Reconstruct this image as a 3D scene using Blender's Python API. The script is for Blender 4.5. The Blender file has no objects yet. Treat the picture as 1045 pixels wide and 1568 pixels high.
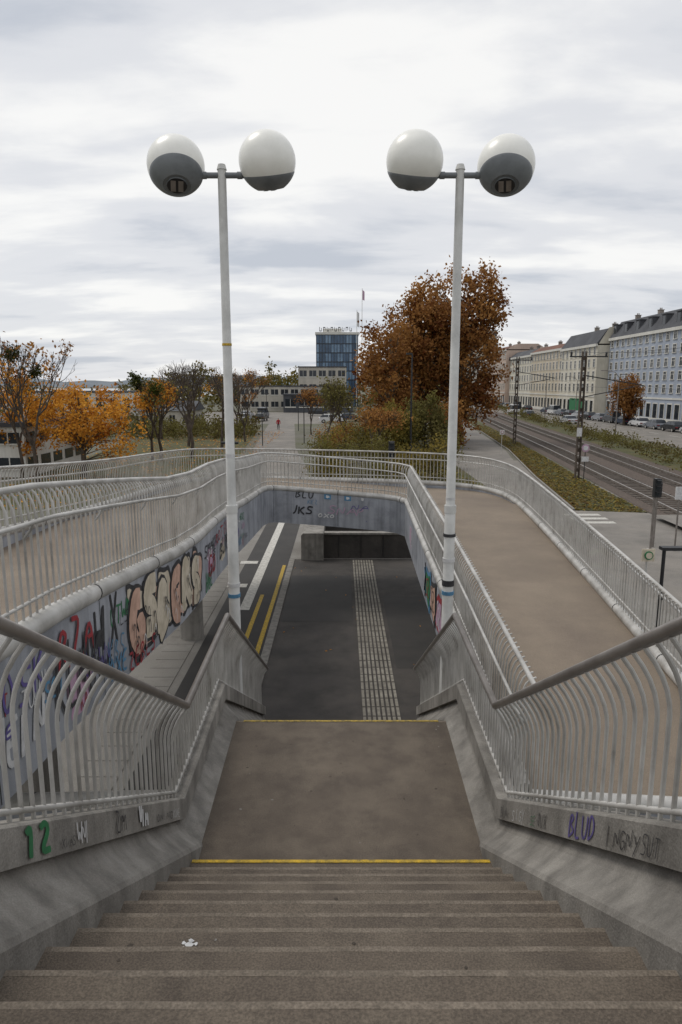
import bpy, math, random
import numpy as np
from mathutils import Vector, Matrix
random.seed(7); rng=np.random.default_rng(7)
D=bpy.data; scene=bpy.context.scene
col_link=scene.collection.objects.link

# ------------------------------------------------------------------ materials
def L(c):
    if isinstance(c,str):
        c=[int(c[i:i+2],16)/255 for i in (0,2,4)]
        return tuple((x/12.92 if x<=.04045 else ((x+.055)/1.055)**2.4) for x in c)
    return tuple(c)
def mat(name,c1,c2=None,scale=3.0,rough=.7,metal=0,bump=0,bscale=60,c3=None,s3=.5,speck=0,w=None,spec=.5,streak=0):
    m=D.materials.new(name); m.use_nodes=True; nt=m.node_tree; n=nt.nodes; l=nt.links
    b=n['Principled BSDF']; b.inputs['Roughness'].default_value=rough; b.inputs['Metallic'].default_value=metal
    b.inputs['Specular IOR Level'].default_value=spec
    c1=L(c1); c2=L(c2) if c2 else tuple(x*.8 for x in c1)
    tc=n.new('ShaderNodeTexCoord')
    def mp(src,sc):
        mm=n.new('ShaderNodeMapping'); l.new(src,mm.inputs[0]); mm.inputs['Scale'].default_value=sc; return mm.outputs[0]
    vec=tc.outputs['Object']
    if w: vec=mp(vec,w)
    nz=n.new('ShaderNodeTexNoise'); nz.inputs['Scale'].default_value=scale; nz.inputs['Detail'].default_value=8; nz.inputs['Roughness'].default_value=.62
    l.new(vec,nz.inputs['Vector'])
    r=n.new('ShaderNodeValToRGB'); r.color_ramp.elements[0].position=.36; r.color_ramp.elements[1].position=.64
    r.color_ramp.elements[0].color=(*c2,1); r.color_ramp.elements[1].color=(*c1,1)
    l.new(nz.outputs['Fac'],r.inputs[0]); out=r.outputs[0]
    if c3:
        n2=n.new('ShaderNodeTexNoise'); n2.inputs['Scale'].default_value=s3; n2.inputs['Detail'].default_value=9; n2.inputs['Roughness'].default_value=.65
        l.new(tc.outputs['Object'],n2.inputs['Vector'])
        r2=n.new('ShaderNodeValToRGB'); r2.color_ramp.elements[0].position=.46; r2.color_ramp.elements[1].position=.68
        l.new(n2.outputs['Fac'],r2.inputs[0])
        mx=n.new('ShaderNodeMixRGB'); l.new(r2.outputs[0],mx.inputs[0]); l.new(out,mx.inputs[1]); mx.inputs[2].default_value=(*L(c3),1); out=mx.outputs[0]
    def mul(out,sc,w_,lo,hi,p0,p1,det=3):
        n3=n.new('ShaderNodeTexNoise'); n3.inputs['Scale'].default_value=sc; n3.inputs['Detail'].default_value=det
        l.new(mp(tc.outputs['Object'],w_) if w_ else tc.outputs['Object'],n3.inputs['Vector'])
        r3=n.new('ShaderNodeValToRGB'); r3.color_ramp.elements[0].position=p0; r3.color_ramp.elements[1].position=p1
        r3.color_ramp.elements[0].color=(lo,lo,lo,1); r3.color_ramp.elements[1].color=(hi,hi,hi,1)
        l.new(n3.outputs['Fac'],r3.inputs[0])
        mx=n.new('ShaderNodeMixRGB'); mx.blend_type='MULTIPLY'; mx.inputs[0].default_value=1; l.new(out,mx.inputs[1]); l.new(r3.outputs[0],mx.inputs[2]); return mx.outputs[0]
    if speck: out=mul(out,130,None,1-speck,1+speck,.35,.7)
    if streak: out=mul(out,1.0,(7,7,.5),1-streak,1.03,.36,.58,6)
    l.new(out,b.inputs['Base Color'])
    if bump:
        nb=n.new('ShaderNodeTexNoise'); nb.inputs['Scale'].default_value=bscale; nb.inputs['Detail'].default_value=4
        l.new(tc.outputs['Object'],nb.inputs['Vector'])
        bp=n.new('ShaderNodeBump'); bp.inputs['Strength'].default_value=bump; bp.inputs['Distance'].default_value=.02
        l.new(nb.outputs['Fac'],bp.inputs['Height']); l.new(bp.outputs[0],b.inputs['Normal'])
    return m
def leafmat(name,cols):
    m=D.materials.new(name); m.use_nodes=True; nt=m.node_tree; n=nt.nodes; l=nt.links
    b=n['Principled BSDF']; b.inputs['Roughness'].default_value=.7; b.inputs['Specular IOR Level'].default_value=.15
    a=n.new('ShaderNodeAttribute'); a.attribute_name='tone'
    r=n.new('ShaderNodeValToRGB'); cr=r.color_ramp
    for i,c in enumerate(cols):
        p=i/(len(cols)-1)
        e=cr.elements[0] if i==0 else (cr.elements[1] if i==len(cols)-1 else cr.elements.new(p))
        if i==0:e.position=0
        if i==len(cols)-1:e.position=1
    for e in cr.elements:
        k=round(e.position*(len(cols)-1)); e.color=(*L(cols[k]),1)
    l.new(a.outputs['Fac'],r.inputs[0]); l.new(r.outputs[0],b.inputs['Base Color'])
    tr=n.new('ShaderNodeBsdfTranslucent'); l.new(r.outputs[0],tr.inputs['Color']); ms=n.new('ShaderNodeMixShader'); ms.inputs[0].default_value=.35
    l.new(b.outputs[0],ms.inputs[1]); l.new(tr.outputs[0],ms.inputs[2]); l.new(ms.outputs[0],n['Material Output'].inputs[0])
    return m

M={}
M['stair']=mat('stair_asphalt','655b50','564d44',3.4,.88,bump=.35,bscale=180,c3='6e6458',s3=2.4,speck=.3)
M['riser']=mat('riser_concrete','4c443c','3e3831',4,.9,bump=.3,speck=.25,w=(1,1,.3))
M['nosing']=mat('nosing','7a7064','675e53',8,.85,speck=.3)
M['deck']=mat('deck_surface','877a6b','7c7062',.9,.85,bump=.3,bscale=150,c3='75695d',s3=.6,speck=.2)
M['asph']=mat('dark_asphalt','484441','393633',1.3,.85,bump=.4,bscale=120,c3='524d48',s3=.8,speck=.35)
M['asphd']=mat('wet_asphalt','383532','2e2c2a',1.3,.75,speck=.3)
M['asphl']=mat('grey_asphalt','807b75','6f6b65',.8,.85,c3='88827a',s3=.3,speck=.25)
M['pave']=mat('paving','8a8781','7a7670',2,.85,c3='6d6963',s3=.5,speck=.2)
M['conc']=mat('concrete','98948d','7f7b75',1.6,.85,bump=.3,bscale=60,c3='69655f',s3=1.6,speck=.14,w=(1,1,.35),streak=.26)
M['wall']=mat('painted_wall','a6a9b0','92959b',1.3,.6,c3='7c7f86',s3=1.4,speck=.06,w=(1,1,.25),streak=.24)
M['rail']=mat('painted_steel','c9c7c3','b0aea9',6,.38,c3='8f8c86',s3=3,metal=.1,streak=.12)
M['handrail']=mat('handrail_steel','938d88','7a746f',5,.32,metal=.5)
M['post']=mat('lamp_post_paint','d2d2cf','c4c4c1',3,.4,c3='b2b2af',s3=2)
M['globe']=mat('opal_globe','f3f2ec','e8e7e0',3,.3)
M['cap']=mat('lamp_housing','777b7e','686c6f',5,.4)
M['dark']=mat('dark_metal','232427','1a1b1d',5,.5)
M['glassd']=mat('dark_glass','2b3138','1d2228',.6,.12)
M['yellow']=mat('yellow_paint','c9a427','8f7a33',18,.7,speck=.35)
M['yelworn']=mat('worn_yellow_paint','b3983c','6f6340',22,.8,speck=.3)
M['white']=mat('white_paint','cfccc4','a8a59d',10,.7,speck=.2)
M['tact']=mat('tactile_paving','9a958a','7a756b',6,.8,speck=.25,c3='6d685f',s3=1.2)
M['grass']=mat('verge_grass','51532c','3d4122',.8,.95,bump=.6,bscale=25,c3='5f4f2c',s3=.5,speck=.4)
M['ballast']=mat('ballast','665950','463d36',9,.95,bump=.7,bscale=14,speck=.45)
M['steelr']=mat('rail_steel','b0aaa4','8c827a',4,.3,metal=.6)
M['sleeper']=mat('sleeper','665e56','48423c',4,.9)
M['bark']=mat('bark','5c5147','3b332c',3,.95,bump=.5)
M['barkp']=mat('plane_bark','756b5b','50463c',2,.95)
M['ground']=mat('ground_soil','6c6960','5a5a48',.15,.95,c3='575a3c',s3=.03,speck=.2)
M['water']=mat('water','8d949c','7c848d',.05,.15)
M['hill']=mat('hill','7b8288','6a7178',.01,1)
M['red']=mat('red_jacket','a82029','8c1a22',8,.8)
M['skin']=mat('skin','b98468','a87358',8,.6)
M['trous']=mat('trousers','23252e','1a1c22',8,.9)
M['hair']=mat('hair','241a14','1a120d',8,.7)
M['tyre']=mat('tyre','1c1c1c','151515',8,.9)
M['blk']=mat('spray_black','222225','38383b',12,.6)
M['wht']=mat('spray_white','d2d2d2','b4b4b4',12,.6)
M['sred']=mat('spray_red','9c2b33','7c262c',12,.6)
M['sblue']=mat('spray_blue','5287ab','48708c',12,.6)
M['spurp']=mat('spray_purple','5c5090','524a78',12,.6)
M['sgreen']=mat('spray_green','2c7a4c','2b6342',12,.6)
M['speach']=mat('spray_peach','cfa995','b08e7c',6,.6)
M['spink']=mat('spray_pink','b995ad','a88c9f',12,.6)
M['stan']=mat('spray_cream','d2c7b4','b3a892',6,.6)
M['leafo']=leafmat('leaves_orange',['8c4a12','cc7414','e8951f','edb048'])
M['leafb']=leafmat('leaves_rust',['5e3218','964a20','bd5f26','d67c3c','b0824a'])
M['leafg']=leafmat('leaves_olive',['3c401e','5f6230','7d7538','96823f'])
M['leafm']=leafmat('mistletoe',['2a3012','444620','5b6128'])
M['leafy']=leafmat('leaves_scrub',['564c30','7a683e','957c40','75703c'])
M['leafd']=leafmat('leaves_fallen',['5a3818','8f5620','b8772a','6f602e'])

# ------------------------------------------------------------------ mesh helper
class MB:
    def __init__(s): s.v=[];s.f=[];s.m=[]
    def quad(s,a,b,c,d,m=0):
        i=len(s.v); s.v+= [tuple(a),tuple(b),tuple(c),tuple(d)]; s.f.append((i,i+1,i+2,i+3)); s.m.append(m)
    def box(s,x0,x1,y0,y1,z0,z1,m=0):
        i=len(s.v)
        s.v+=[(x0,y0,z0),(x1,y0,z0),(x1,y1,z0),(x0,y1,z0),(x0,y0,z1),(x1,y0,z1),(x1,y1,z1),(x0,y1,z1)]
        for f in ((3,2,1,0),(4,5,6,7),(0,1,5,4),(1,2,6,5),(2,3,7,6),(3,0,4,7)): s.f.append(tuple(i+k for k in f)); s.m.append(m)
    def poly(s,pts,m=0):
        i=len(s.v); s.v+=[tuple(p) for p in pts]; s.f.append(tuple(range(i,i+len(pts)))); s.m.append(m)
    def prism(s,pts,off,m=0):
        n=len(pts); i=len(s.v); off=Vector(off)
        s.v+=[tuple(p) for p in pts]+[tuple(Vector(p)+off) for p in pts]
        s.f.append(tuple(i+k for k in range(n))[::-1]); s.m.append(m)
        s.f.append(tuple(i+n+k for k in range(n))); s.m.append(m)
        for k in range(n):
            j=(k+1)%n; s.f.append((i+k,i+j,i+n+j,i+n+k)); s.m.append(m)
    def tube(s,pts,r,n=8,m=0,caps=True):
        pts=[Vector(p) for p in pts]; N=len(pts)
        if not hasattr(r,'__len__'): r=[r]*N
        t0=(pts[1]-pts[0]).normalized(); ref=Vector((0,0,1)) if abs(t0.z)<.9 else Vector((1,0,0))
        u=t0.cross(ref).normalized(); i0=len(s.v)
        for k,p in enumerate(pts):
            if k==0:t=t0
            elif k==N-1:t=(pts[k]-pts[k-1]).normalized()
            else:
                t=(pts[k+1]-pts[k-1])
                t=t.normalized() if t.length>1e-9 else t0
            u=(u-t*u.dot(t)); u=u.normalized() if u.length>1e-6 else t.orthogonal().normalized()
            w=t.cross(u)
            for a in range(n):
                q=p+(u*math.cos(2*math.pi*a/n)+w*math.sin(2*math.pi*a/n))*r[k]; s.v.append(tuple(q))
        for k in range(N-1):
            for a in range(n):
                b=(a+1)%n; s.f.append((i0+k*n+a,i0+k*n+b,i0+(k+1)*n+b,i0+(k+1)*n+a)); s.m.append(m)
        if caps:
            s.f.append(tuple(i0+a for a in range(n))[::-1]); s.m.append(m)
            s.f.append(tuple(i0+(N-1)*n+a for a in range(n))); s.m.append(m)
    def sweep(s,sec,path,m=0,closed=True):
        n=len(sec); i0=len(s.v)
        for f in path:
            for a,b in sec: s.v.append(tuple(f(a,b)))
        for k in range(len(path)-1):
            for a in range(n if closed else n-1):
                b=(a+1)%n; s.f.append((i0+k*n+a,i0+k*n+b,i0+(k+1)*n+b,i0+(k+1)*n+a)); s.m.append(m)
        if closed:
            s.f.append(tuple(i0+a for a in range(n))[::-1]); s.m.append(m)
            s.f.append(tuple(i0+(len(path)-1)*n+a for a in range(n))); s.m.append(m)
    def build(s,name,mats,parent=None,smooth=False,fix=True):
        me=D.meshes.new(name); me.from_pydata(s.v,[],s.f)
        for k in mats: me.materials.append(M[k] if isinstance(k,str) else k)
        me.polygons.foreach_set('material_index',s.m)
        if fix:
            import bmesh
            bm=bmesh.new(); bm.from_mesh(me); bmesh.ops.recalc_face_normals(bm,faces=bm.faces); bm.to_mesh(me); bm.free()
        if smooth:
            me.polygons.foreach_set('use_smooth',[True]*len(me.polygons))
            try: me.set_sharp_from_angle(angle=math.radians(40))
            except Exception: pass
        me.update(); o=D.objects.new(name,me); col_link(o)
        if parent: o.parent=parent
        return o
def empty(name,loc=(0,0,0)):
    o=D.objects.new(name,None); o.location=loc; col_link(o); return o
def sheet(name,x0,x1,y0,y1,z,m):
    b=MB(); b.quad((x0,y0,z),(x1,y0,z),(x1,y1,z),(x0,y1,z)); return b.build(name,[m],fix=False)
def ribbon_sheet(name,pts,wl,wr,z,m,mb=None):
    b=mb or MB(); P=[Vector((p[0],p[1],0)) for p in pts]; Ls=[];Rs=[]
    for i,p in enumerate(P):
        t=(P[min(i+1,len(P)-1)]-P[max(i-1,0)]).normalized(); nn=Vector((t.y,-t.x,0))
        Ls.append(p-nn*wl); Rs.append(p+nn*wr)
    for i in range(len(P)-1):
        b.quad((Ls[i].x,Ls[i].y,z),(Rs[i].x,Rs[i].y,z),(Rs[i+1].x,Rs[i+1].y,z),(Ls[i+1].x,Ls[i+1].y,z))
    if mb is None: return b.build(name,[m],fix=False)

# ------------------------------------------------------------------ ground etc
sheet('ground',-3000,3000,-600,4000,0,'ground')
sheet('plaza_pavement',-9,9.5,-6,34,.004,'pave')
sheet('court_asphalt_path',-1.75,2.7,9,25.2,.008,'asph')
sheet('bike_path',-3.55,-1.95,4,44,.008,'asphd')
sheet('asphalt_patch',1.3,2.68,15,20.5,.012,'asphd')
sheet('asphalt_patch',-1.7,.35,18.2,22.9,.012,'asphd')
b=MB()
b.box(-1.95,-1.75,9,25.2,0,.03)
b.build('kerb_strip',['conc'])
b=MB()
b.quad((-2.14,12,.013),(-2.02,12,.013),(-2.02,24.3,.013),(-2.14,24.3,.013))
b.quad((-2.54,16,.013),(-2.42,16,.013),(-2.42,20.7,.013),(-2.54,20.7,.013))
b.build('yellow_road_marking',['yellow'],fix=False)
b=MB()
for y0,y1 in ((12,17),(19.2,44)): b.quad((-3.0,y0,.013),(-2.7,y0,.013),(-2.7,y1,.013),(-3.0,y1,.013))
b.quad((-4.4,21.5,.013),(-3.1,21.5,.013),(-3.1,21.9,.013),(-4.4,21.9,.013))
b.quad((-4.4,24.5,.013),(-3.1,24.5,.013),(-3.1,24.9,.013),(-4.4,24.9,.013))
b.build('white_road_marking',['white'],fix=False)
b=MB()
y=9.0
while y<24.9:
    b.box(-4.45,-3.75,y,y+.48,0,.02); y+=.5
b.build('paving_slab_strip',['pave'])
b=MB(); b.box(.41,1.21,11,25,.0,.013,1)
y=11.05
while y<24.8:
    for k in range(8):
        x=.44+k*.098; b.box(x,x+.058,y,y+.36,.0,.024,0)
    y+=.4
b.build('tactile_paving_strip',['tact','asph'])
p=empty('underground_stair_parapet')
b=MB()
b.prism([(-1.5,25,0),(-.66,25,0),(-.66,25,1.05),(-1.42,25,1.05),(-1.5,25,.97)],(0,3.2,0)); b.build('concrete_block',['conc'],p)
b=MB(); b.box(-.655,2.5,25.35,25.6,0,.93); b.box(2.5,2.75,25.35,28.2,0,.93); b.box(-.655,2.5,28,28.2,0,.93); b.build('parapet_wall',['asph'],p)
b=MB(); b.box(-.65,2.8,25.3,25.66,.935,1.0)
b.build('coping',['conc'],p)
b=MB()
for x in (-.1,.75,1.6): b.box(x,x+.02,25.33,25.36,.05,.9)
b.build('panel_joint',['dark'],p)
# outer ground, paths, road, rail
sheet('footpath',9.5,17.0,4,60,.004,'asphl')
ribbon_sheet('footpath',[(13.0,60),(14.6,70),(16.2,85),(18.3,108),(22,150),(27,200)],2.9,2.2,.006,'asphl')
ribbon_sheet('promenade_path',[(-3.5,34),(-5,55),(-7,72),(-10.2,118),(-11.5,150)],2.2,2.2,.006,'asphl')
sheet('promenade_square',-34,-3,118,172,.008,'asphl')
VL=[(12.3,35.5),(14.0,49),(17,69),(20,98),(25,150)]; VR=[(15.9,34.8),(17.3,50),(19.4,68),(22.2,95),(27.5,148)]
b=MB()
for (a,c),(d,e) in zip(zip(VL[:-1],VR[:-1]),zip(VL[1:],VR[1:])): b.quad((*a,.012),(*c,.012),(*e,.012),(*d,.012))
b.build('verge_grass',['grass'],fix=False)
b=MB()
for a,c in zip(VL[:-1],VL[1:]): b.sweep([(-.06,0),(.06,0),(.06,.1),(-.06,.1)],[(lambda u,v,q=q:(q[0]+u,q[1],v)) for q in (a,c)])
b.build('path_kerb',['conc'])
ribbon_sheet('park_grass',[(4,36),(4,70),(6,120)],6,5.5,.01,'grass')
ribbon_sheet('park_grass',[(-14,36),(-17,70),(-20,112)],7,7,.01,'grass')
TR=[(17.4,18),(17.9,34),(19.6,50),(21.6,68),(24.3,95),(28.5,135),(34,180),(47,260)]
ribbon_sheet('track_ballast_bed',TR,2.0,6.2,.03,'ballast')
ribbon_sheet('verge_grass',[(x+9.2,y) for x,y in TR],3.0,4.0,.035,'grass')
def off(pts,d):
    P=[Vector((a,c,0)) for a,c in pts]; o=[]
    for i,q in enumerate(P):
        t=(P[min(i+1,len(P)-1)]-P[max(i-1,0)]).normalized(); o.append((q.x+t.y*d,q.y-t.x*d))
    return o
def dens(pts,step):
    o=[]
    for a,c in zip(pts[:-1],pts[1:]):
        a=Vector(a);c=Vector(c);n=max(1,int((c-a).length/step))
        for k in range(n): o.append(tuple(a.lerp(c,k/n)))
    o.append(tuple(pts[-1])); return o
for base in (0,3.9):
    p=empty('railway_track')
    b=MB()
    for d in (-.72,.72):
        q=off(TR,base+d)
        b.sweep([(-.05,.05),(.05,.05),(.05,.2),(-.05,.2)],[(lambda a,c,x=x,y=y:(x+a,y,c)) for x,y in q])
    b.build('rails',['steelr'],p)
    b=MB()
    for x,y in dens(off(TR,base),.65):
        if y<150: b.box(x-1.25,x+1.25,y-.12,y+.12,.0,.07)
    b.build('sleepers',['sleeper'],p)
sheet('level_crossing_road',15.4,33,28,33.2,.205,'asphl')
b=MB()
for k in range(3): b.quad((11.4,32+k*1.0,.012),(13.2,32+k*1.0,.012),(13.2,32.5+k*1.0,.012),(11.4,32.5+k*1.0,.012))
b.build('crosswalk_marking',['white'],fix=False)
ST=[(42,10),(42,60),(43.5,100),(45,150),(46,220),(48,330)]
ribbon_sheet('street_road',ST,7,6.5,.05,'asphl')
b=MB()
for x,y in dens(ST,6)[:40]: b.quad((x-.08,y,.056),(x+.08,y,.056),(x+.1,y+3,.056),(x-.1,y+3,.056))
b.build('street_lane_marking',['white'],fix=False)
b=MB(); q=off(ST,6.6); b.sweep([(0,0),(.0,.17),(7.5,.17),(7.5,0)],[(lambda a,c,x=x,y=y:(x+a,y,c)) for x,y in q]); b.build('street_pavement',['pave'])
sheet('river_water',-900,-75,90,1500,.03,'water')
b=MB(); N=160
prev=None
for i in range(N+1):
    x=-2600+5200*i/N
    h=16+14*math.sin(x*.0021+1)+7*math.sin(x*.008)+4*math.sin(x*.03)+ (26 if x<0 else 5)
    h=max(h,6); cur=[(x,2600,-1),(x,2600+150,h),(x,3000,h*.6)]
    if prev:
        b.quad(prev[0],cur[0],cur[1],prev[1]); b.quad(prev[1],cur[1],cur[2],prev[2])
    prev=cur
b.build('hill',['hill'])

# ------------------------------------------------------------------ stairs
b=MB(); R=.171; T=.28; y0=4.73
for k in range(1,13):
    yf=y0-T*k; z=2.9+R*k; yb=yf-T if k<12 else -3.0
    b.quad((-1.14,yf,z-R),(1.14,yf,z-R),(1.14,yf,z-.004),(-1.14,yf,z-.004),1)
    b.quad((-1.14,yb,z),(1.14,yb,z),(1.14,yf-.022,z),(-1.14,yf-.022,z),0)
    b.sweep([(-.022,-.02),(-.022,.0),(.0,.001),(.006,-.004),(.008,-.02)],[(lambda a,c,x=x,yf=yf,z=z:(x,yf+a,z+c+.001*math.sin(x*9+z*20))) for x in np.linspace(-1.14,1.14,18)],2)
b.quad((-1.14,y0-T,2.9),(1.14,y0-T,2.9),(1.14,6.87,2.9),(-1.14,6.87,2.9),0)
b.box(-1.14,1.14,6.87,6.91,2.86,2.903,2)
for k in range(1,17):
    z=2.9-.1706*k; yb=6.9+.31*(k-1)
    b.quad((-1.3,yb,z),(1.3,yb,z),(1.3,yb+.31,z),(-1.3,yb+.31,z),0)
    b.quad((-1.3,yb,z),(1.3,yb,z),(1.3,yb,z+.1706),(-1.3,yb,z+.1706),1)
S=[(-3,4.4),(1.3,4.4),(4.6,2.5),(7,2.5),(11.6,0)]
for a,c in zip(S[:-1],S[1:]): b.quad((-1.14,a[0],a[1]),(1.14,a[0],a[1]),(1.14,c[0],c[1]),(-1.14,c[0],c[1]),1)
b.build('concrete_staircase',['stair','riser','nosing'],fix=False)
b=MB()
b.box(-1.09,1.09,y0-T-.018,y0-T+.012,2.9+R+.002,2.9+R+.007)
b.build('yellow_step_marking',['yellow'])
b=MB(); b.box(-1.06,1.06,6.885,6.915,2.9,2.908)
b.build('yellow_step_marking',['yelworn'])
b=MB()
for i in range(7):
    a=i*1.3; cx=-.616+(.028*math.cos(a) if i else 0); cy=2.40+(.022*math.sin(a) if i else 0); r=.017 if i==0 else .008
    b.poly([(cx+r*(1+.3*math.sin(3*t+i))*math.cos(t),cy+r*(1+.25*math.cos(4*t))*math.sin(t),4.2705+i*.0004) for t in np.linspace(0,6.1,14)])
b.build('bird_dropping',['wht'],fix=False)
b=MB()
rs=random.Random(11)
for i in range(90):
    if i<40: x,y,z=rs.uniform(-1.05,1.05),rs.uniform(4.6,6.8),2.9
    else:
        k=rs.randint(1,10); x,y,z=rs.uniform(-1.05,1.05),y0-T*k-rs.uniform(.06,.25),2.9+R*k
    r=rs.uniform(.004,.012)
    b.poly([(x+r*math.cos(t)*(1+.3*math.sin(2*t+i)),y+r*math.sin(t),z+.0015+i*.00001) for t in np.linspace(0,5.5,8)],0 if rs.random()<.6 else 1)
b.build('gum_spots',['riser','pave'],fix=False)
SP=[(-3,2.9+.61*3.45+.0),(1.45,2.9+.61*3.45),(4.9,2.9),(7.0,2.9),(12.3,.0)]
SX=[0,0,0,0.03,.22]
def stair_side(sg,nm):
    p=empty('stair_parapet')
    b=MB()
    sec=[(1.10,-.55),(1.10,-.03),(1.115,.0),(1.16,.035),(1.25,.12),(1.295,.215),(1.38,.215),(1.38,-.55)]
    b.sweep(sec,[(lambda a,c,y=y,z=z,dx=dx:(sg*(a+dx),y,z+c)) for (y,z),dx in zip(SP,SX)])
    b.build('sloped_concrete_base',['conc'],p)
    b=MB()
    sec=[(1.235,.2155),(1.235,.385),(1.245,.395),(1.395,.395),(1.405,.385),(1.405,.2155)]
    b.sweep(sec,[(lambda a,c,y=y,z=z,dx=dx:(sg*(a+dx),y,z+c)) for (y,z),dx in zip(SP,SX)])
    b.build('concrete_kerb_beam',['conc'],p)
    return p
stair_side(-1,'l'); stair_side(1,'r')

# ------------------------------------------------------------------ railings
def chaikin(P,n=2):
    P=[Vector(p) for p in P]
    for _ in range(n):
        Q=[P[0]]
        for a,c in zip(P[:-1],P[1:]): Q+=[a.lerp(c,.25),a.lerp(c,.75)]
        Q.append(P[-1]); P=Q
    return P
def offs(P,sg,o,h):
    out=[]
    for i,p in enumerate(P):
        t=(P[min(i+1,len(P)-1)]-P[max(i-1,0)]); t.z=0; t.normalize()
        nn=Vector((t.y,-t.x,0))*sg; out.append(p+nn*o+Vector((0,0,h)))
    return out
def railing(name,P,sg,prof,rails,spacing=.11,rb=.0105,brk=None):
    P=[Vector(p) for p in P]; pr=empty(name); b=MB()
    acc=0;nxt=spacing*.5;cnt=0
    for a,c in zip(P[:-1],P[1:]):
        d=c-a; Ln=math.hypot(d.x,d.y)
        if Ln<1e-6: continue
        t=Vector((d.x,d.y,0))/Ln; nn=Vector((t.y,-t.x,0))*sg
        while nxt<=acc+Ln:
            q=a+d*((nxt-acc)/Ln)
            b.tube([q+nn*o+Vector((0,0,h)) for o,h in prof],rb,8,0)
            cnt+=1
            if brk and cnt%13==0:
                for hh in brk: b.tube([q+nn*0+Vector((0,0,hh-.12)),q-nn*.05+Vector((0,0,hh-.06)),q-nn*.075+Vector((0,0,hh))],.012,6,0)
            nxt+=spacing
        acc+=Ln
    b.build('balusters',['rail'],pr,smooth=True)
    b=MB()
    for o,h,r,mi in rails: b.tube(offs(P,sg,o,h),r,12,mi)
    b.build('handrails',['rail','handrail'],pr,smooth=True)
    return pr
sprof=[(.125,.38),(.125,.86),(.12,.91),(.105,.97),(.08,1.03),(.045,1.09),(.0,1.15)]
for sg in (-1,1):
    P=[(sg*(1.19+dx),y,z) for (y,z),dx in zip(SP,SX)]
    railing('stair_railing',[Vector(q) for q in P],sg,sprof,[(0,1.175,.029,1),(.125,.44,.014,0)],.098,.0105)
rprof=[(0,.0),(0,.7),(.01,.82),(.04,.90),(.09,.95),(.14,.965)]
rr=[(.085,.955,.027,0),(-.075,.72,.018,0),(0,.12,.014,0)]
LI=[(-2.3,.6,5.0),(-2.3,4.6,4.85),(-2.3,7,4.58),(-2.3,10,4.2),(-2.3,12.9,4.15),(-2.3,16,3.87),(-2.28,19.2,3.65)]
CR=[(-2.28,19.2,3.65),(-2.15,20,3.6),(-1.6,20.15,3.55),(.2,20.15,3.4),(1.6,20.1,3.28),(1.92,19.6,3.25)]
RI=[(1.92,19.6,3.25),(1.84,14,3.12),(1.8,10,3.0),(1.8,6.1,2.66)]
inner=chaikin(LI[:-1],1)+[Vector(p) for p in chaikin(CR,1)]+chaikin(RI[1:],1)
inner=[inner[0]]+[b_ for a_,b_ in zip(inner[:-1],inner[1:]) if (b_-a_).length>.02]
railing('ramp_railing',inner,-1,rprof,rr,.11,.0105,brk=(.72,))
OUT=[(-5.4,.6,4.9),(-5.4,5,4.75),(-5.4,11,4.25),(-5.4,15,3.9),(-5.4,20,3.62),(-4.9,22.6,3.5),(-2.5,23.5,3.4),(1.5,23.5,3.32),(4.4,23.2,3.22),(5.35,21.5,3.15),(5.2,18,3.1),(4.75,12,2.9),(4.5,8.6,2.75),(4.3,5.9,2.6)]
outer=chaikin(OUT,2)
railing('ramp_railing',outer,1,rprof,rr,.12,.0105)
def parapet(P,nm,depth,sg,m='wall'):
    p=empty('ramp_parapet_wall'); b=MB(); P=[Vector(q) for q in P]
    A=offs(P,sg,-.05,-.06); Bq=offs(P,sg,.05,-.06)
    for i in range(len(P)-1):
        for (u,v) in ((A,A),(Bq,Bq)):
            a,c=u[i],u[i+1]; b.quad(a,c,c-Vector((0,0,depth)),a-Vector((0,0,depth)))
        dz=Vector((0,0,depth)); b.quad(A[i]-dz,A[i+1]-dz,Bq[i+1]-dz,Bq[i]-dz)
    b.build('wall_panel',[m],p,fix=False)
    b=MB(); b.tube(offs(P,sg,0,-.075),.085,14); b.build('round_cap',['rail'],p,smooth=True)
    b=MB()
    acc=0;nxt=1.5
    for a,c in zip(P[:-1],P[1:]):
        d=c-a; ln=d.length
        while nxt<acc+ln:
            q=a+d*((nxt-acc)/ln); t=d.normalized(); n2=Vector((t.y,-t.x,0)).normalized()*sg
            b.tube([q+Vector((0,0,-.075))-t*.01,q+Vector((0,0,-.075))+t*.01],.088,14)
            s0=q-n2*.0525
            b.quad(s0-t*.005+Vector((0,0,-.15)),s0+t*.005+Vector((0,0,-.15)),s0+t*.005+Vector((0,0,-depth-.04)),s0-t*.005+Vector((0,0,-depth-.04)))
            nxt+=2.0
        acc+=ln
    b.build('panel_joint',['dark'],p,fix=False)
parapet(inner,'i',1.05,-1)
parapet(outer,'o',.55,1)
parapet([(1.85,6.0,2.64),(4.25,5.85,2.6)],'n',.9,1)
parapet([(-1.45,6.0,2.64),(-4.2,5.9,2.64)],'n',1.1,-1)
b=MB()
stL=[(.6,4.78),(4.6,4.63),(7,4.38),(10,3.98),(12.9,3.93),(16,3.65),(20,3.4)]
def slab(q0,q1):
    b.quad(q0[0],q0[1],q1[1],q1[0],0)
    dn=Vector((0,0,-.3)); b.quad(*(Vector(v)+dn for v in (q0[0],q0[1],q1[1],q1[0])),1)
for (ya,za),(yb,zb) in zip(stL[:-1],stL[1:]): slab(((-5.35,ya,za),(-2.34,ya,za)),((-5.35,yb,zb),(-2.34,yb,zb)))
X=[(-5.35,20,22,3.4),(-4.7,20,22.9,3.4),(-2.34,20,23.45,3.38),(0,20.2,23.45,3.22),(1.98,20,23.4,3.06),(4.5,20,23.0,3.0),(5.25,20,21.5,2.97)]
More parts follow.
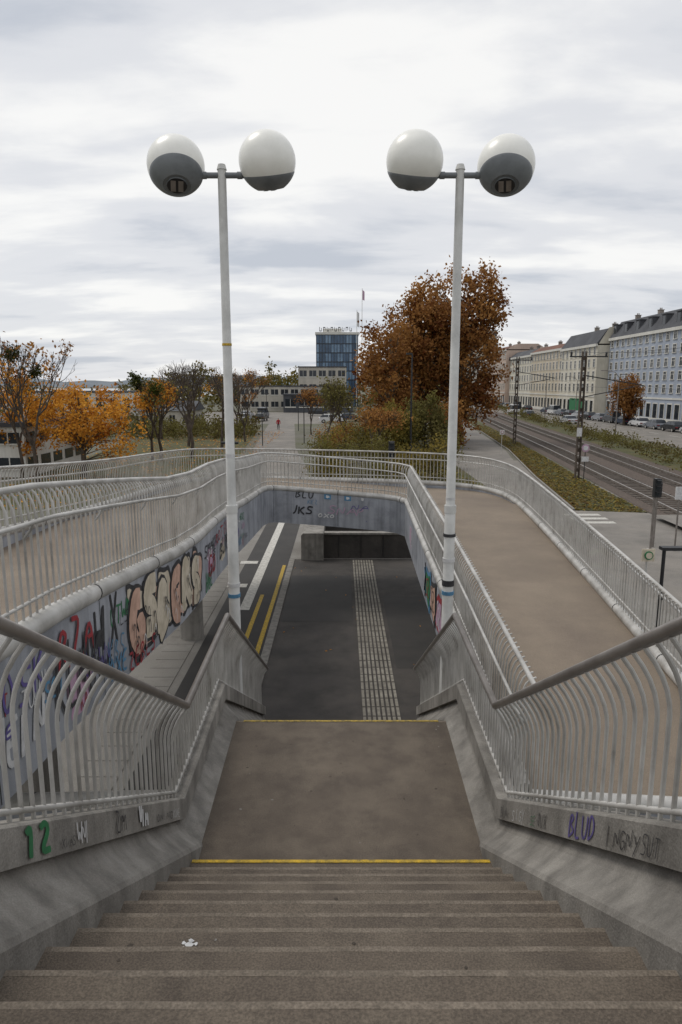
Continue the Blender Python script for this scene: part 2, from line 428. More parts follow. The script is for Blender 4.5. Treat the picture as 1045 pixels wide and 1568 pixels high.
for a,c in zip(X[:-1],X[1:]): slab(((a[0],a[1],a[3]),(c[0],c[1],c[3])),((a[0],a[2],a[3]),(c[0],c[2],c[3])))
stR=[(5.9,1.84,4.26,2.44),(8.6,1.84,4.46,2.6),(12,1.86,4.72,2.78),(18,1.93,5.17,2.95),(20,1.98,5.26,3.03)]
for a,c in zip(stR[:-1],stR[1:]): slab(((a[1],a[0],a[3]),(a[2],a[0],a[3])),((c[1],c[0],c[3]),(c[2],c[0],c[3])))
b.build('ramp_deck',['deck','conc'],fix=False)
b=MB()
for x,y,z in ((-3.9,8,3.9),(-3.9,17,3.3),(3.3,10,2.4),(3.6,18,2.7)):
    b.tube([(x,y,0),(x,y,z)],[.3,.3],20)
b.build('ramp_support_column',['conc'],smooth=True)
b=MB(); b.box(-6,-2.4,-3,.6,4.2,4.77); b.box(2.4,6,-3,.6,4.2,4.77); b.build('upper_platform',['conc'])

# ------------------------------------------------------------------ graffiti
LET={'A':[[(0,0),(.45,1),(.9,0)],[(.2,.4),(.7,.45)]],'B':[[(0,0),(.05,1),(.6,.85),(.1,.55),(.75,.3),(0,0)]],'L':[[(.1,1),(0,0),(.6,.05)]],
'U':[[(0,1),(.05,.2),(.3,0),(.6,.2),(.65,1)]],'O':[[(.3,1),(0,.5),(.25,0),(.65,.4),(.3,1)]],'S':[[(.7,.9),(.2,1),(.1,.6),(.6,.45),(.55,.05),(0,.1)]],
'K':[[(0,1),(.05,0)],[(.6,1),(.06,.5),(.7,0)]],'R':[[(0,0),(.05,1),(.6,.8),(.1,.5),(.7,0)]],'E':[[(.6,1),(.05,.9),(0,.05),(.6,0)],[(.05,.5),(.5,.5)]],
'N':[[(0,0),(.08,1),(.6,0),(.65,1)]],'Z':[[(0,1),(.65,.95),(0,.05),(.7,0)]],'W':[[(0,1),(.2,0),(.4,.7),(.6,0),(.85,1)]],'I':[[(.1,1),(.05,0)]],
'G':[[(.65,.85),(.2,1),(0,.4),(.3,0),(.65,.2),(.6,.5),(.35,.45)]],'T':[[(0,1),(.7,.95)],[(.35,1),(.3,0)]],'1':[[(0,.75),(.3,1),(.25,0)]],'2':[[(0,.8),(.3,1),(.6,.75),(0,0),(.7,.05)]],
'X':[[(0,0),(.7,1)],[(0,1),(.7,0)]],'M':[[(0,0),(.1,1),(.4,.3),(.7,1),(.8,0)]],'D':[[(0,0),(.05,1),(.6,.7),(.55,.2),(0,0)]],'P':[[(0,0),(.05,1),(.6,.8),(.1,.45)]],'V':[[(0,1),(.3,0),(.6,1)]],'Y':[[(0,1),(.3,.5)],[(.7,1),(.1,-.2)]]}
def smooth2(P,n=2):
    for _ in range(n):
        Q=[P[0]]
        for a,c in zip(P[:-1],P[1:]): Q+=[(a[0]*.75+c[0]*.25,a[1]*.75+c[1]*.25),(a[0]*.25+c[0]*.75,a[1]*.25+c[1]*.75)]
        Q.append(P[-1]); P=Q
    return P
gc=[0]
def stroke(b,f,P,w,base=.006,m=0):
    P=smooth2(P,2); Lf=[];Rt=[]
    gc[0]+=1; ob=base+(gc[0]%60)*.0002
    for i,p in enumerate(P):
        a=P[max(i-1,0)];c=P[min(i+1,len(P)-1)]; tx,ty=c[0]-a[0],c[1]-a[1]; l=math.hypot(tx,ty) or 1
        ww=w*(.5+.5*min(1,(min(i,len(P)-1-i)+1)/2)); nx,ny=-ty/l*ww/2,tx/l*ww/2
        o=ob+i*.00002
        Lf.append(f(p[0]+nx,p[1]+ny,o)); Rt.append(f(p[0]-nx,p[1]-ny,o))
    for i in range(len(P)-1): b.quad(Lf[i],Rt[i],Rt[i+1],Lf[i+1],m)
def tag(b,f,text,x,y,h,wd,w,m=0,slant=.15,base=.006):
    for ch in text:
        if ch in LET:
            j=random.uniform(-.06,.06)*h; hh=h*random.uniform(.85,1.15)
            for s in LET[ch]: stroke(b,f,[(x+(px+slant*py)*wd+random.uniform(-.02,.02)*wd,y+j+py*hh) for px,py in s],w,base,m=m)
        x+=wd*random.uniform(.8,.98)
def blob(b,f,cx,cy,rx,ry,m,o,seed,amp=1):
    r=random.Random(seed); ph=[r.uniform(0,6.28) for _ in range(3)]
    pts=[]
    for k in range(40):
        a=6.283*k/40; q=1+amp*(.12*math.sin(3*a+ph[0])+.10*math.sin(5*a+ph[1])+.06*math.sin(8*a+ph[2]))
        ca,sa=math.cos(a),math.sin(a); e=.65
        pts.append(f(cx+rx*q*math.copysign(abs(ca)**e,ca),cy+ry*q*math.copysign(abs(sa)**e,sa),o))
    b.poly(pts,m)
def zi(P,y):
    for a,c in zip(P[:-1],P[1:]):
        if a[1]<=y<=c[1]: return a[2]+(c[2]-a[2])*(y-a[1])/(c[1]-a[1])
    return P[-1][2]
fL=lambda s,t,o: Vector((-2.25+o,s,zi(LI,max(.6,min(19,s)))-1.12+t))
GM=['blk','wht','sred','sblue','spurp','sgreen','speach','spink','stan']
b=MB()
th=[('G',6.95),('S',7.5),('B',8.05),('E',8.75),('R',9.35),('S',9.95)]
for k,(ch,s) in enumerate(th):
    blob(b,fL,s+.3,.52,.42,.42,0,.002+k*.0003,k+3)
for k,(ch,s) in enumerate(th):
    blob(b,fL,s+.28,.52,.36,.36,(8,6)[k%2],.0042+k*.0003,k+3)
for wid,mi,ob in ((.34,0,.007),(.25,None,.012)):
    for k,(ch,s) in enumerate(th):
        rk=random.Random(k*5+1)
        for P in LET[ch]:
            Q=[(s+(px)*.60+rk.uniform(-.05,.05),.2+py*.6+rk.uniform(-.05,.05)+.07*math.sin(k*2)) for px,py in P]
            stroke(b,fL,Q,wid,ob+k*.0006,(mi if mi is not None else (6,8,8)[k%3]))
for k,(ch,s) in enumerate(th):
    for _ in range(5):
        x=s+random.uniform(.0,.5); z=random.uniform(.2,.8)
        stroke(b,fL,[(x-.05,z),(x,z+.08),(x+.05,z-.02),(x+.02,z-.1)],random.uniform(.012,.025),.030,random.choice([0,0,1]))
tag(b,fL,'ZEBLS',6.8,.03,.2,.22,.03,2)
tag(b,fL,'RZA',5.1,.55,.36,.28,.045,2); tag(b,fL,'KLNUT',5.0,.18,.55,.25,.04,0); tag(b,fL,'WIX',5.9,.45,.5,.25,.045,0)
tag(b,fL,'OSK',4.2,.55,.3,.25,.03,4); tag(b,fL,'NEIN',4.0,.2,.35,.25,.05,1); tag(b,fL,'TAZ',3.2,.3,.5,.3,.04,5)
tag(b,fL,'SMAK',10.9,.62,.22,.28,.03,0); tag(b,fL,'GO',11.2,.2,.35,.4,.05,2); tag(b,fL,'BUR',12.3,.3,.3,.36,.04,0)
tag(b,fL,'OXE',6.2,.1,.2,.22,.03,3); tag(b,fL,'DZL',10.9,.05,.2,.22,.03,5); tag(b,fL,'ROT',11.9,.65,.2,.3,.03,2)
rs=random.Random(3)
for i in range(70):
    s=rs.uniform(2.4,15.5)
    if 6.6<s<10.7: continue
    tag(b,fL,''.join(rs.choice('ABEGKLMNORSTUWXYZ') for _ in range(rs.randint(2,4))),s,rs.uniform(.05,.7),rs.uniform(.08,.26),rs.uniform(.08,.2),rs.uniform(.01,.026),rs.choice([0,0,0,0,1,1,2,3,4,5,7]),base=.004)
for s,t,m in ((11.4,.5,7),(12.6,.4,8),(13.6,.5,7),(5.5,.3,7)): blob(b,fL,s,t,.25,.2,m,.002,int(s*10))
b.build('graffiti',GM,fix=False)
fC=lambda s,t,o: Vector((s,20.095-o,2.45+t-.08*s))
b=MB()
tag(b,fC,'BLU',-1.35,.66,.2,.2,.03,0); tag(b,fC,'WUKS',-1.75,.18,.26,.26,.045,0)
tag(b,fC,'SNAP',-.4,.25,.25,.32,.022,7); tag(b,fC,'SCURR',.75,.08,.2,.2,.024,4); tag(b,fC,'OXO',-.7,.12,.12,.2,.03,1); tag(b,fC,'NAM',.3,.4,.2,.3,.018,4); tag(b,fC,'KEZ',-1.0,.5,.12,.12,.012,3)
for x in (-.5,.1,.55):
    b.quad(fC(x,.68,.006),fC(x+.2,.68,.006),fC(x+.2,.83,.006),fC(x,.83,.006),3)
    blob(b,fC,x+.1,.76,.05,.04,1,.012,3)
b.build('graffiti',GM,fix=False)
RIr=[(p[0],p[1],p[2]) for p in RI][::-1]
fR=lambda s,t,o: Vector((1.8+(.12 if s>14 else .04*(s-10)/4 if s>10 else 0)-.056-o,s,zi(RIr,s)-1.12+t))
b=MB()
for k,s in enumerate((9.2,10.0,10.8,11.6,12.5,13.3,14.2,15.2,16.4,17.5)):
    blob(b,fR,s,.5,.45,.38,(0,3,4,2,0,3)[k%6],.006+k*.001,k+9); blob(b,fR,s,.5,.34,.28,(3,8,1,7,6,5)[k%6],.016+k*.001,k+9)
    tag(b,fR,'SZ',s-.2,.3,.4,.25,.04,(1,0,2)[k%3],base=.028)
tag(b,fR,'SKNUR',7.5,.3,.4,.35,.05,4)
b.build('graffiti',GM,fix=False)
def fS(sg):
    def g(s,t,o):
        z=2.9+.61*max(0,4.9-s) if s<4.9 else 2.9
        return Vector((sg*(1.235-o),s,z+.2155+t))
    return g
b=MB()
def rtag(text,s0,m,h=.11,wd=.085,w=.012,sg=-1):
    f=fS(sg)
    if sg<0: tag(b,f,text,s0,.03,h,wd,w,m,.1,base=.002)
    else:
        g=lambda s,t,o:f(2*s0-s,t,o); tag(b,g,text,s0,.02,h,wd,w,m,.1,base=.002)
rtag('12',2.38,5,.14,.12,.032); rtag('WNI',2.85,1,.12,.06,.009); rtag('ZM',3.35,0,.12,.09,.01); rtag('VIM',3.75,1,.12,.06,.025); rtag('ONING',4.1,0,.06,.09,.006); rtag('XIAS',2.68,0,.05,.04,.004); rtag('RUNE',4.5,1,.07,.05,.005); rtag('OG',5.6,0,.08,.08,.006)
rtag('BIN',4.72,0,.1,.07,.008,1); rtag('SIGY',4.4,1,.09,.07,.006,1); rtag('BLUD',3.32,4,.14,.1,.015,1); rtag('INGNY',2.84,0,.1,.075,.006,1); rtag('OUX',3.85,0,.1,.06,.007,1); rtag('SE',4.0,5,.07,.06,.005,1); rtag('SUT',2.5,0,.1,.06,.006,1)
b.build('graffiti',GM,fix=False)

# ------------------------------------------------------------------ lamps
def street_lamp(sx):
    k=1.25; x=sx*1.463; y=9.0; p=empty('street_lamp'); Z=lambda z:6.5+(z-6.5)*k
    b=MB()
    b.tube([(x,y,0),(x,y,Z(5.2)),(x,y,Z(5.22)),(x,y,Z(8.6))],[.085,.072,.062,.052],24)
    b.tube([(x,y,Z(8.58)),(x,y,Z(8.63))],[.062,.044],16)
    b.tube([(x,y,Z(5.16)),(x,y,Z(5.24))],.079,18)
    b.build('post',['post'],p,smooth=True)
    b=MB(); b.tube([(x-.3,y,Z(8.53)),(x+.3,y,Z(8.53))],.035,14)
    for s in (-1,1): b.tube([(x+s*.19,y,Z(8.53)),(x+s*.25,y,Z(8.53))],.043,14)
    b.build('cross_arm',['cap'],p,smooth=True)
    for s in (-1,1):
        outerh=(s==sx); tilt=math.radians(30 if outerh else -21)
        c=Vector((x+s*.56,y,Z(8.62 if outerh else 8.66))); r=.278*k
        yaw=math.radians(-s*14)
        Mx=Matrix.Translation(c)@Matrix.Rotation(yaw,4,'Z')@Matrix.Rotation(-tilt,4,'X')
        def lathe(prof,n=48):
            bb=MB()
            for (r0,z0),(r1,z1) in zip(prof[:-1],prof[1:]):
                for q in range(n):
                    a=6.28318*q/n; a2=6.28318*(q+1)/n
                    P4=[(r0*math.cos(a),r0*math.sin(a),z0),(r0*math.cos(a2),r0*math.sin(a2),z0),(r1*math.cos(a2),r1*math.sin(a2),z1),(r1*math.cos(a),r1*math.sin(a),z1)]
                    bb.quad(*[Mx@Vector(v) for v in P4])
            return bb
        def fin(bb,name,m):
            o=bb.build(name,[m],p,fix=False); import bmesh
            bm=bmesh.new(); bm.from_mesh(o.data); bmesh.ops.remove_doubles(bm,verts=bm.verts,dist=1e-5); bmesh.ops.recalc_face_normals(bm,faces=bm.faces); bm.to_mesh(o.data); bm.free()
            o.data.polygons.foreach_set('use_smooth',[True]*len(o.data.polygons))
            try:o.data.set_sharp_from_angle(angle=math.radians(40))
            except Exception: pass
        zc=-.42
        fin(lathe([(r*math.cos(a),r*math.sin(a)) for a in np.linspace(math.asin(zc),math.pi/2-.0001,26)]),'opal_globe','globe')
        prof=[(r*1.012*math.cos(math.asin(zc)),r*(zc+.04))]+[(r*1.012*math.cos(a),r*1.012*math.sin(a)) for a in np.linspace(math.asin(zc),math.radians(-60),10)]
        rl,zl=prof[-1]; prof+=[(rl*.95,zl-.006),(rl*.9,zl+.004)]
        fin(lathe(prof),'lower_housing','cap')
        fin(lathe([(rl*.9,zl+.004),(rl*.72,zl+.006),(rl*.68,zl-.012)]),'lens_surround','cap')
        fin(lathe([(rl*.68,zl-.012),(rl*.3,zl-.010),(.0005,zl-.010)]),'lens_plate','dark')
        bb=MB()
        for q in (-1,1):
            P8=[(q*.045-.03,-.085,zl-.02),(q*.045+.03,-.085,zl-.02),(q*.045+.03,.085,zl-.02),(q*.045-.03,.085,zl-.02)]
            bb.quad(*[Mx@Vector(v) for v in P8])
        bb.build('lens_window',['handrail'],p,fix=False)
    b=MB()
    if sx>0:
        for z,h,m in ((4.35,.08,0),(4.62,.05,1),(4.25,.05,2),(4.9,.04,0),(5.3,.03,1)): b.tube([(x,y,Z(z)),(x,y,Z(z)+h)],.0845 if z<5.1 else .064,20,m)
    else:
        for z,h,m in ((4.22,.05,2),(4.34,.05,1),(5.75,.05,1),(6.9,.03,3)): b.tube([(x,y,Z(z)),(x,y,Z(z)+h)],.0845 if z<5.1 else .0625,20,m)
    b.build('stickers',['blk','wht','sblue','yellow'],p,smooth=True)
street_lamp(-1); street_lamp(1)

# ------------------------------------------------------------------ vegetation
def leaves_mesh(C,tone,n,sig,size,zflat=1.0):
    C=np.asarray(C); K=len(C)
    idx=np.repeat(np.arange(K),n); P=C[idx]+rng.normal(size=(K*n,3))*np.array([sig,sig,sig*zflat])
    t=np.clip(np.asarray(tone)[idx]+rng.normal(size=K*n)*.14,0,1)
    N=len(P); u=rng.normal(size=(N,3)); u/=np.linalg.norm(u,axis=1)[:,None]
    v=rng.normal(size=(N,3)); v-=u*(u*v).sum(1)[:,None]; v/=np.linalg.norm(v,axis=1)[:,None]
    s=(size*rng.uniform(.6,1.3,N))[:,None]
    V=np.stack([P-u*s*.6,P+v*s*.38,P+u*s*.6,P-v*s*.38],1).reshape(-1,3)
    return V,t
def add_tree(name,b,V,t,barkm,leafm):
    nb=len(b.v); nf=len(b.f); allv=[tuple(v) for v in b.v]
    me=D.meshes.new(name); F=b.f+[(nb+4*i,nb+4*i+1,nb+4*i+2,nb+4*i+3) for i in range(len(t))]
    me.from_pydata(allv+V.tolist(),[],F)
    me.materials.append(M[barkm]); me.materials.append(M[leafm])
    me.polygons.foreach_set('material_index',[0]*nf+[1]*len(t))
    at=me.attributes.new('tone','FLOAT','FACE'); at.data.foreach_set('value',np.concatenate([np.zeros(nf),t]))
    me.update(); o=D.objects.new(name,me); col_link(o); return o
def crown_tree(name,x,y,h,ell,ncl,nl,sig,size,leafm='leafb',barkm='bark',tr=.3,hollow=.45,droop=0):
    b=MB(); C=[];T=[]
    wts=np.array([e[3]*e[4]*e[5] for e in ell]); wts=wts/wts.sum()
    for _ in range(ncl):
        e=ell[rng.choice(len(ell),p=wts)]; d=rng.normal(size=3); d/=np.linalg.norm(d); r=rng.uniform(hollow,1.0)**.6
        r*=1+.12*math.sin(d[0]*5+e[0])+.1*math.sin(d[2]*7+e[2])
        c=np.array([x+e[0]+d[0]*e[3]*r,y+e[1]+d[1]*e[4]*r,max(.5,e[2]+d[2]*e[5]*r)])
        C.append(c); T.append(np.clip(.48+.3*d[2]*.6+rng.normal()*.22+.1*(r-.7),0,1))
    th=h*.8; trunk=[]; ox=rng.normal()*.02*h
    for k in range(7):
        f=k/6; trunk.append(Vector((x+ox*math.sin(f*3),y+ox*math.cos(f*2.5)*.5,th*f)))
    b.tube(trunk,[tr*(1.25-f*.9 if f>0 else 1.5) for f in np.linspace(0,1,7)],9)
    for c in C[::2]:
        f=min(.95,max(.2,(c[2]/th)*rng.uniform(.45,.8))); k=f*6; i=int(k); s=trunk[i].lerp(trunk[min(i+1,6)],k-i)
        c=Vector(c); mid=s.lerp(c,.5)+Vector((rng.normal()*.2,rng.normal()*.2,.08*(c-s).length))
        r0=tr*.28*(1-f*.5); b.tube([s,mid,c],[r0,r0*.55,.02],5,caps=False)
    V,t=leaves_mesh(C,T,nl,sig,size)
    return add_tree(name,b,V,t,barkm,leafm)
def bare_tree(name,x,y,h,spread=.5,leaf=0,leafm='leafo',mist=0,tr=.16,depth=6,lsize=.2):
    b=MB(); tips=[]
    def rec(p,d,ln,r,k):
        q=p+d*ln*.5+Vector((rng.normal(),rng.normal(),rng.normal()))*ln*.05; e=p+d*ln
        b.tube([p,q,e],[r,r*.85,r*.68],6 if k<2 else 4,caps=False)
        if k>=3: tips.append(e)
        if k>=depth: return
        nb=3 if k in(0,1) else (3 if rng.random()<.45 else 2)
        for i in range(nb):
            a=rng.uniform(0,6.28); sp=spread*rng.uniform(.55,1.25)
            o=d.orthogonal().normalized(); w=d.cross(o)
            nd=(d+(o*math.cos(a)+w*math.sin(a))*sp+Vector((0,0,.10))).normalized()
            rec(e,nd,ln*rng.uniform(.66,.86),max(.012,r*.64),k+1)
    rec(Vector((x,y,0)),Vector((rng.normal()*.05,rng.normal()*.05,1)).normalized(),h*.25,tr,0)
    C=[];T=[]
    if leaf:
        for e in tips:
            if rng.random()<leaf: C.append(tuple(e)); T.append(rng.uniform(.3,1))
    if C: V,t=leaves_mesh(C,T,14,.28,lsize)
    else: V,t=np.zeros((0,3)),np.zeros(0)
    o=add_tree(name,b,V,t,'bark',leafm)
    for k in range(mist):
        e=tips[rng.integers(len(tips)//2)]
        V,t=leaves_mesh(np.array(e)+rng.normal(size=(20,3))*.24,rng.uniform(0,.8,20),26,.13,.14)
        add_tree('mistletoe_clump',MB(),V,t,'bark','leafm')
    return o
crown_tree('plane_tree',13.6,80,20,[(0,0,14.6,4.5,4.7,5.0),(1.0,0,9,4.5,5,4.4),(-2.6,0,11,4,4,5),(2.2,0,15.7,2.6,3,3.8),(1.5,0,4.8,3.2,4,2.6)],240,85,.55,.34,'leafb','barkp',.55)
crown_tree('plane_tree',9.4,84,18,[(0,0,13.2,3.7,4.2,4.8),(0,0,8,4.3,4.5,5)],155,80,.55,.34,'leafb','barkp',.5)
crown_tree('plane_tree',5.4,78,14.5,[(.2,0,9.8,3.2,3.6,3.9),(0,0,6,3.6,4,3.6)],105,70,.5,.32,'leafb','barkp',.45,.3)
crown_tree('plane_tree',8.5,98,14,[(0,0,10,5,5,4.5)],70,60,.6,.4,'leafb','barkp',.45)
crown_tree('shrub',5.0,62,5,[(0,0,2.6,2.2,2.2,2.4)],70,70,.33,.22,'leafg','bark',.08,.2)
crown_tree('shrub',8.0,66,5,[(0,0,2.8,2.6,2.2,2.6)],70,70,.33,.24,'leafy','bark',.08,.2)
crown_tree('shrub',11.0,72,5,[(0,0,2.4,2.6,2.2,2.2)],70,70,.33,.24,'leafb','bark',.08,.2)
for i,(x,y,h,m) in enumerate(((-1.6,54,2.4,'leafy'),(-.2,58,3.0,'leafg'),(1.2,50,2.4,'leafy'),(1.9,60,3.6,'leafg'),(3.2,52,2.8,'leafy'),(-1.0,66,2.6,'leafb'),(.4,72,3.2,'leafb'),(2.5,74,4.2,'leafg'),(4.2,46,2.3,'leafg'),(-.8,46,1.6,'leafg'),(1.8,44,1.7,'leafy'),(6.3,48,2.4,'leafg'),(8.2,54,2.6,'leafy'))):
    crown_tree('shrub',x,y,h,[(0,0,h*.5,1.5,1.5,h*.5)],30,38,.34,.16,m,'bark',.06,.1)
bare_tree('bare_tree',-1.5,62,7.6,.4,.15,'leafy',0,.12,6)
bare_tree('bare_tree',.4,70,7.0,.45,.1,'leafy',0,.12,6)
bare_tree('bare_tree',2.6,56,5.0,.5,.15,'leafb',0,.09,6)
bare_tree('bare_tree',-4.0,92,6.5,.45,.15,'leafb',0,.12,6)
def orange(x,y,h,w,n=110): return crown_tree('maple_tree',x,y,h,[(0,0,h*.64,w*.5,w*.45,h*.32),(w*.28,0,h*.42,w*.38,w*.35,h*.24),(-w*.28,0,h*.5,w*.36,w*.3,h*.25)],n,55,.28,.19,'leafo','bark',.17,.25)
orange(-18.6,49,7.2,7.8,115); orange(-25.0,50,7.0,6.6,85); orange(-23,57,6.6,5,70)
bare_tree('bare_tree',-20.6,46,10.2,.42,.05,'leafb',2,.15,6)
bare_tree('bare_tree',-22.6,48,9.0,.42,.08,'leafo',0,.13,6)
bare_tree('bare_tree',-16.6,60,7.0,.5,.35,'leafo',0,.15,6)
bare_tree('bare_tree',-15.9,60,7.6,.5,.05,'leafy',3,.17,6)
bare_tree('bare_tree',-13.6,62,9.8,.42,0,'leafy',0,.18,6)
bare_tree('bare_tree',-12.2,70,9.4,.42,0,'leafy',0,.18,6)
bare_tree('bare_tree',-16.5,74,9.6,.45,0,'leafy',0,.18,6)
bare_tree('bare_tree',-13.8,92,9.5,.45,.03,'leafb',0,.18,6)
bare_tree('bare_tree',-15.2,112,10.5,.45,.05,'leafb',0,.18,6)
bare_tree('bare_tree',-19,120,10,.5,.1,'leafo',0,.18,6)
bare_tree('bare_tree',-22,84,8,.5,.1,'leafb',0,.18,6)
bare_tree('bare_tree',-11.2,80,7,.45,.03,'leafb',0,.14,6)
crown_tree('round_street_tree',46.5,113,8,[(0,0,4.6,2.6,2.6,3.2)],90,60,.4,.3,'leafb','bark',.18,.3)
C=[];T=[]
for _ in range(700):
    x=rng.uniform(-75,40); C.append((x,240+rng.uniform(-8,40),rng.uniform(0,1)*(9+3*math.sin(x*.21)+2*math.sin(x*.7)))); T.append(rng.uniform(0,.7))
V,t=leaves_mesh(C,T,22,.9,.9); add_tree('distant_trees',MB(),V,t,'bark','leafg')
C=[];T=[]
for _ in range(420):
    x=rng.uniform(-160,-30); C.append((x,130+rng.uniform(0,60),rng.uniform(0,1)*(5+2*math.sin(x*.3)))); T.append(rng.uniform(0,.6))
V,t=leaves_mesh(C,T,22,.8,.7); add_tree('distant_trees',MB(),V,t,'bark','leafy')
C=[];T=[]
for _ in range(220):
    x=rng.uniform(-30,-11.5); C.append((x,rng.uniform(84,100),rng.uniform(0,1)*(1.8+.8*math.sin(x*.9)))); T.append(rng.uniform(0,.9))
V,t=leaves_mesh(C,T,34,.4,.3); add_tree('hedge',MB(),V,t,'bark','leafy')
C=[];T=[]
for _ in range(520):
    k=rng.uniform(0,6.99); i=int(k); a=np.array(TR[i]);c=np.array(TR[i+1]); q=a+(c-a)*(k-i)
    C.append((q[0]+9+rng.normal()*1.2,q[1],rng.uniform(.05,1.3)*rng.uniform(.3,1))); T.append(rng.uniform(0,1))
V,t=leaves_mesh(C,T,36,.4,.2,.6); add_tree('verge_scrub',MB(),V,t,'bark','leafy')
def scatter(name,fn,n,size,m,z=.03):
    P=np.array([fn() for _ in range(n)]); N=n; a=rng.uniform(0,6.28,N); u=np.stack([np.cos(a),np.sin(a),rng.normal(size=N)*.25],1); v=np.stack([-np.sin(a),np.cos(a),rng.normal(size=N)*.25],1)
    s=(size*rng.uniform(.5,1.3,N))[:,None]; V=np.stack([P-u*s*.6,P+v*s*.4,P+u*s*.6,P-v*s*.4],1).reshape(-1,3)
    add_tree(name,MB(),V,rng.uniform(0,1,N),'bark',m)
def onverge(z,pw=1.0):
    k=rng.uniform(0,3.3); i=int(k); f=k-i; a=np.array(VL[i])+(np.array(VL[i+1])-np.array(VL[i]))*f; c=np.array(VR[i])+(np.array(VR[i+1])-np.array(VR[i]))*f
    w=rng.uniform(0,1)**pw; q=a+(c-a)*w; return (q[0],q[1],z)
scatter('fallen_leaves',lambda:onverge(.06,2.4),4200,.13,'leafd')
scatter('grass',lambda:onverge(.04),9000,.16,'leafg')
scatter('fallen_leaves',lambda:(rng.uniform(-2,8),rng.uniform(36,80),.03),3000,.18,'leafd')
scatter('fallen_leaves',lambda:(rng.uniform(-24,-8),rng.uniform(36,100),.03),3500,.18,'leafo')
scatter('grass',lambda:(rng.uniform(-1.5,9.0),rng.uniform(36,110),.06),7000,.25,'leafg')
scatter('fallen_leaves',lambda:(.98+rng.normal()*.05,4.54+abs(rng.normal())*.04,2.93),26,.055,'leafd')
scatter('fallen_leaves',lambda:(rng.uniform(-1.7,2.6),rng.uniform(13,25),.02),18,.06,'leafo')

# ------------------------------------------------------------------ buildings
def wmat(n,c,c2):
    M[n]=mat(n,c,c2,.4,.85,c3=c2,s3=.15,w=(1,1,.4),streak=.08); return n
wmat('fb','a5adb9','98a0ad'); wmat('fc','cbbfae','bbb09b'); wmat('fd','d3cec0','c2bcac'); wmat('fe','c6b0a0','b5a193'); wmat('ff','c0baae','a9a49a'); wmat('trim','d6d4cd','c4c2ba')
wmat('roofd','54565a','434448'); wmat('roofr','75503f','604032'); wmat('chim','9a928a','7c746c')
def row_house(x,y0,y1,floors,eave,ridge,wm,rm,dorm=True,depth=13,step=7.5):
    p=empty('apartment_building')
    b=MB(); b.box(x,x+depth,y0,y1,0,eave); b.build('walls',[wm],p)
    b=MB(); b.prism([(x-.3,y0+.01,eave+.3),(x+2,y0+.01,ridge-.4),(x+4,y0+.01,ridge),(x+depth-3,y0+.01,ridge),(x+depth+.3,y0+.01,eave+.3)],(0,y1-y0-.02,0),0)
    b.build('roof',[rm],p)
    b=MB(); b.prism([(x+.2,y0-.02,eave+.29),(x+2.2,y0-.02,ridge-.2),(x+4,y0-.02,ridge+.15),(x+depth-3,y0-.02,ridge+.15),(x+depth,y0-.02,eave+.29)],(0,.35,0)); b.build('gable_wall',[wm],p)
    b=MB(); b.box(x-.45,x,y0,y1,eave-.25,eave+.29); b.box(x-.12,x,y0,y1,4.1,4.4); b.box(x-.08,x,y0,y1,0,.8); b.build('cornice',['trim'],p)
    n=int((y1-y0-1.2)/2.5); sp=(y1-y0)/n; fh=(eave-4.6)/(floors-1)
    g=MB();f=MB()
    for i in range(n):
        yc=y0+sp*(i+.5)
        for k in range(floors-1):
            z=4.6+k*fh+.75; h=min(1.75,fh-1.0)
            f.box(x-.07,x,yc-.68,yc-.5,z-.1,z+h+.12);f.box(x-.07,x,yc+.5,yc+.68,z-.1,z+h+.12)
            f.box(x-.1,x,yc-.5,yc+.5,z+h,z+h+.13); f.box(x-.16,x,yc-.75,yc+.75,z-.2,z-.1)
            g.box(x-.02,x+.1,yc-.5,yc+.5,z-.1,z+h)
            f.box(x-.045,x,yc-.03,yc+.03,z-.1,z+h); f.box(x-.04,x,yc-.5,yc-.03,z+h*.62,z+h*.62+.06); f.box(x-.04,x,yc+.03,yc+.5,z+h*.62,z+h*.62+.06)
        g.box(x-.03,x+.1,yc-.8,yc+.8,.9 if i%4 else .1,3.3)
        f.box(x-.09,x,yc-.95,yc-.8,.1,3.45); f.box(x-.09,x,yc+.8,yc+.95,.1,3.45); f.box(x-.1,x,yc-.8,yc+.8,3.3,3.5)
    g.build('windows',['glassd'],p); f.build('window_frames',['trim'],p)
    b=MB()
    if dorm:
        for i in range(0,n,2):
            yc=y0+sp*(i+.5); hh=ridge-eave
            b.box(x+.3,x+3,yc-.8,yc+.8,eave+.4,eave+.4+hh*.62,0); b.box(x+.27,x+.3,yc-.5,yc+.5,eave+.7,eave+.25+hh*.6,1); b.box(x+.15,x+3.1,yc-.95,yc+.95,eave+.4+hh*.62,eave+.5+hh*.62,0)
        b.build('dormers',[rm,'glassd'],p)
    b=MB()
    for yy in np.arange(y0+4,y1-1,step+rng.uniform(0,3)):
        b.box(x+4.5,x+5.4,yy,yy+.7,ridge-.2,ridge+.8); b.box(x+4.4,x+5.5,yy-.1,yy+.8,ridge+.8,ridge+.9)
        for q in (.1,.4): b.tube([(x+4.7+q,yy+.35,ridge+.9),(x+4.7+q,yy+.35,ridge+1.25)],.1,6)
    b.build('chimneys',['chim'],p)
row_house(56,66,100,6,15.4,19.2,'fb','roofd'); row_house(56,100.1,146,6,15.8,19.8,'fb','roofd')
row_house(53.6,146.4,170,5,14.8,18.6,'fd','roofd',False,step=10); row_house(54,170.2,198,5,15.2,17.2,'fc','roofr',False,step=12); row_house(54.3,198.2,224,5,14.8,17.2,'fd','roofd',False)
row_house(53,224.2,252,5,17.6,19.5,'fe','roofr',False,step=11); row_house(54.2,252.2,290,5,15.5,18.0,'ff','roofd'); row_house(53,290.2,340,6,20,22,'fc','roofd',False)
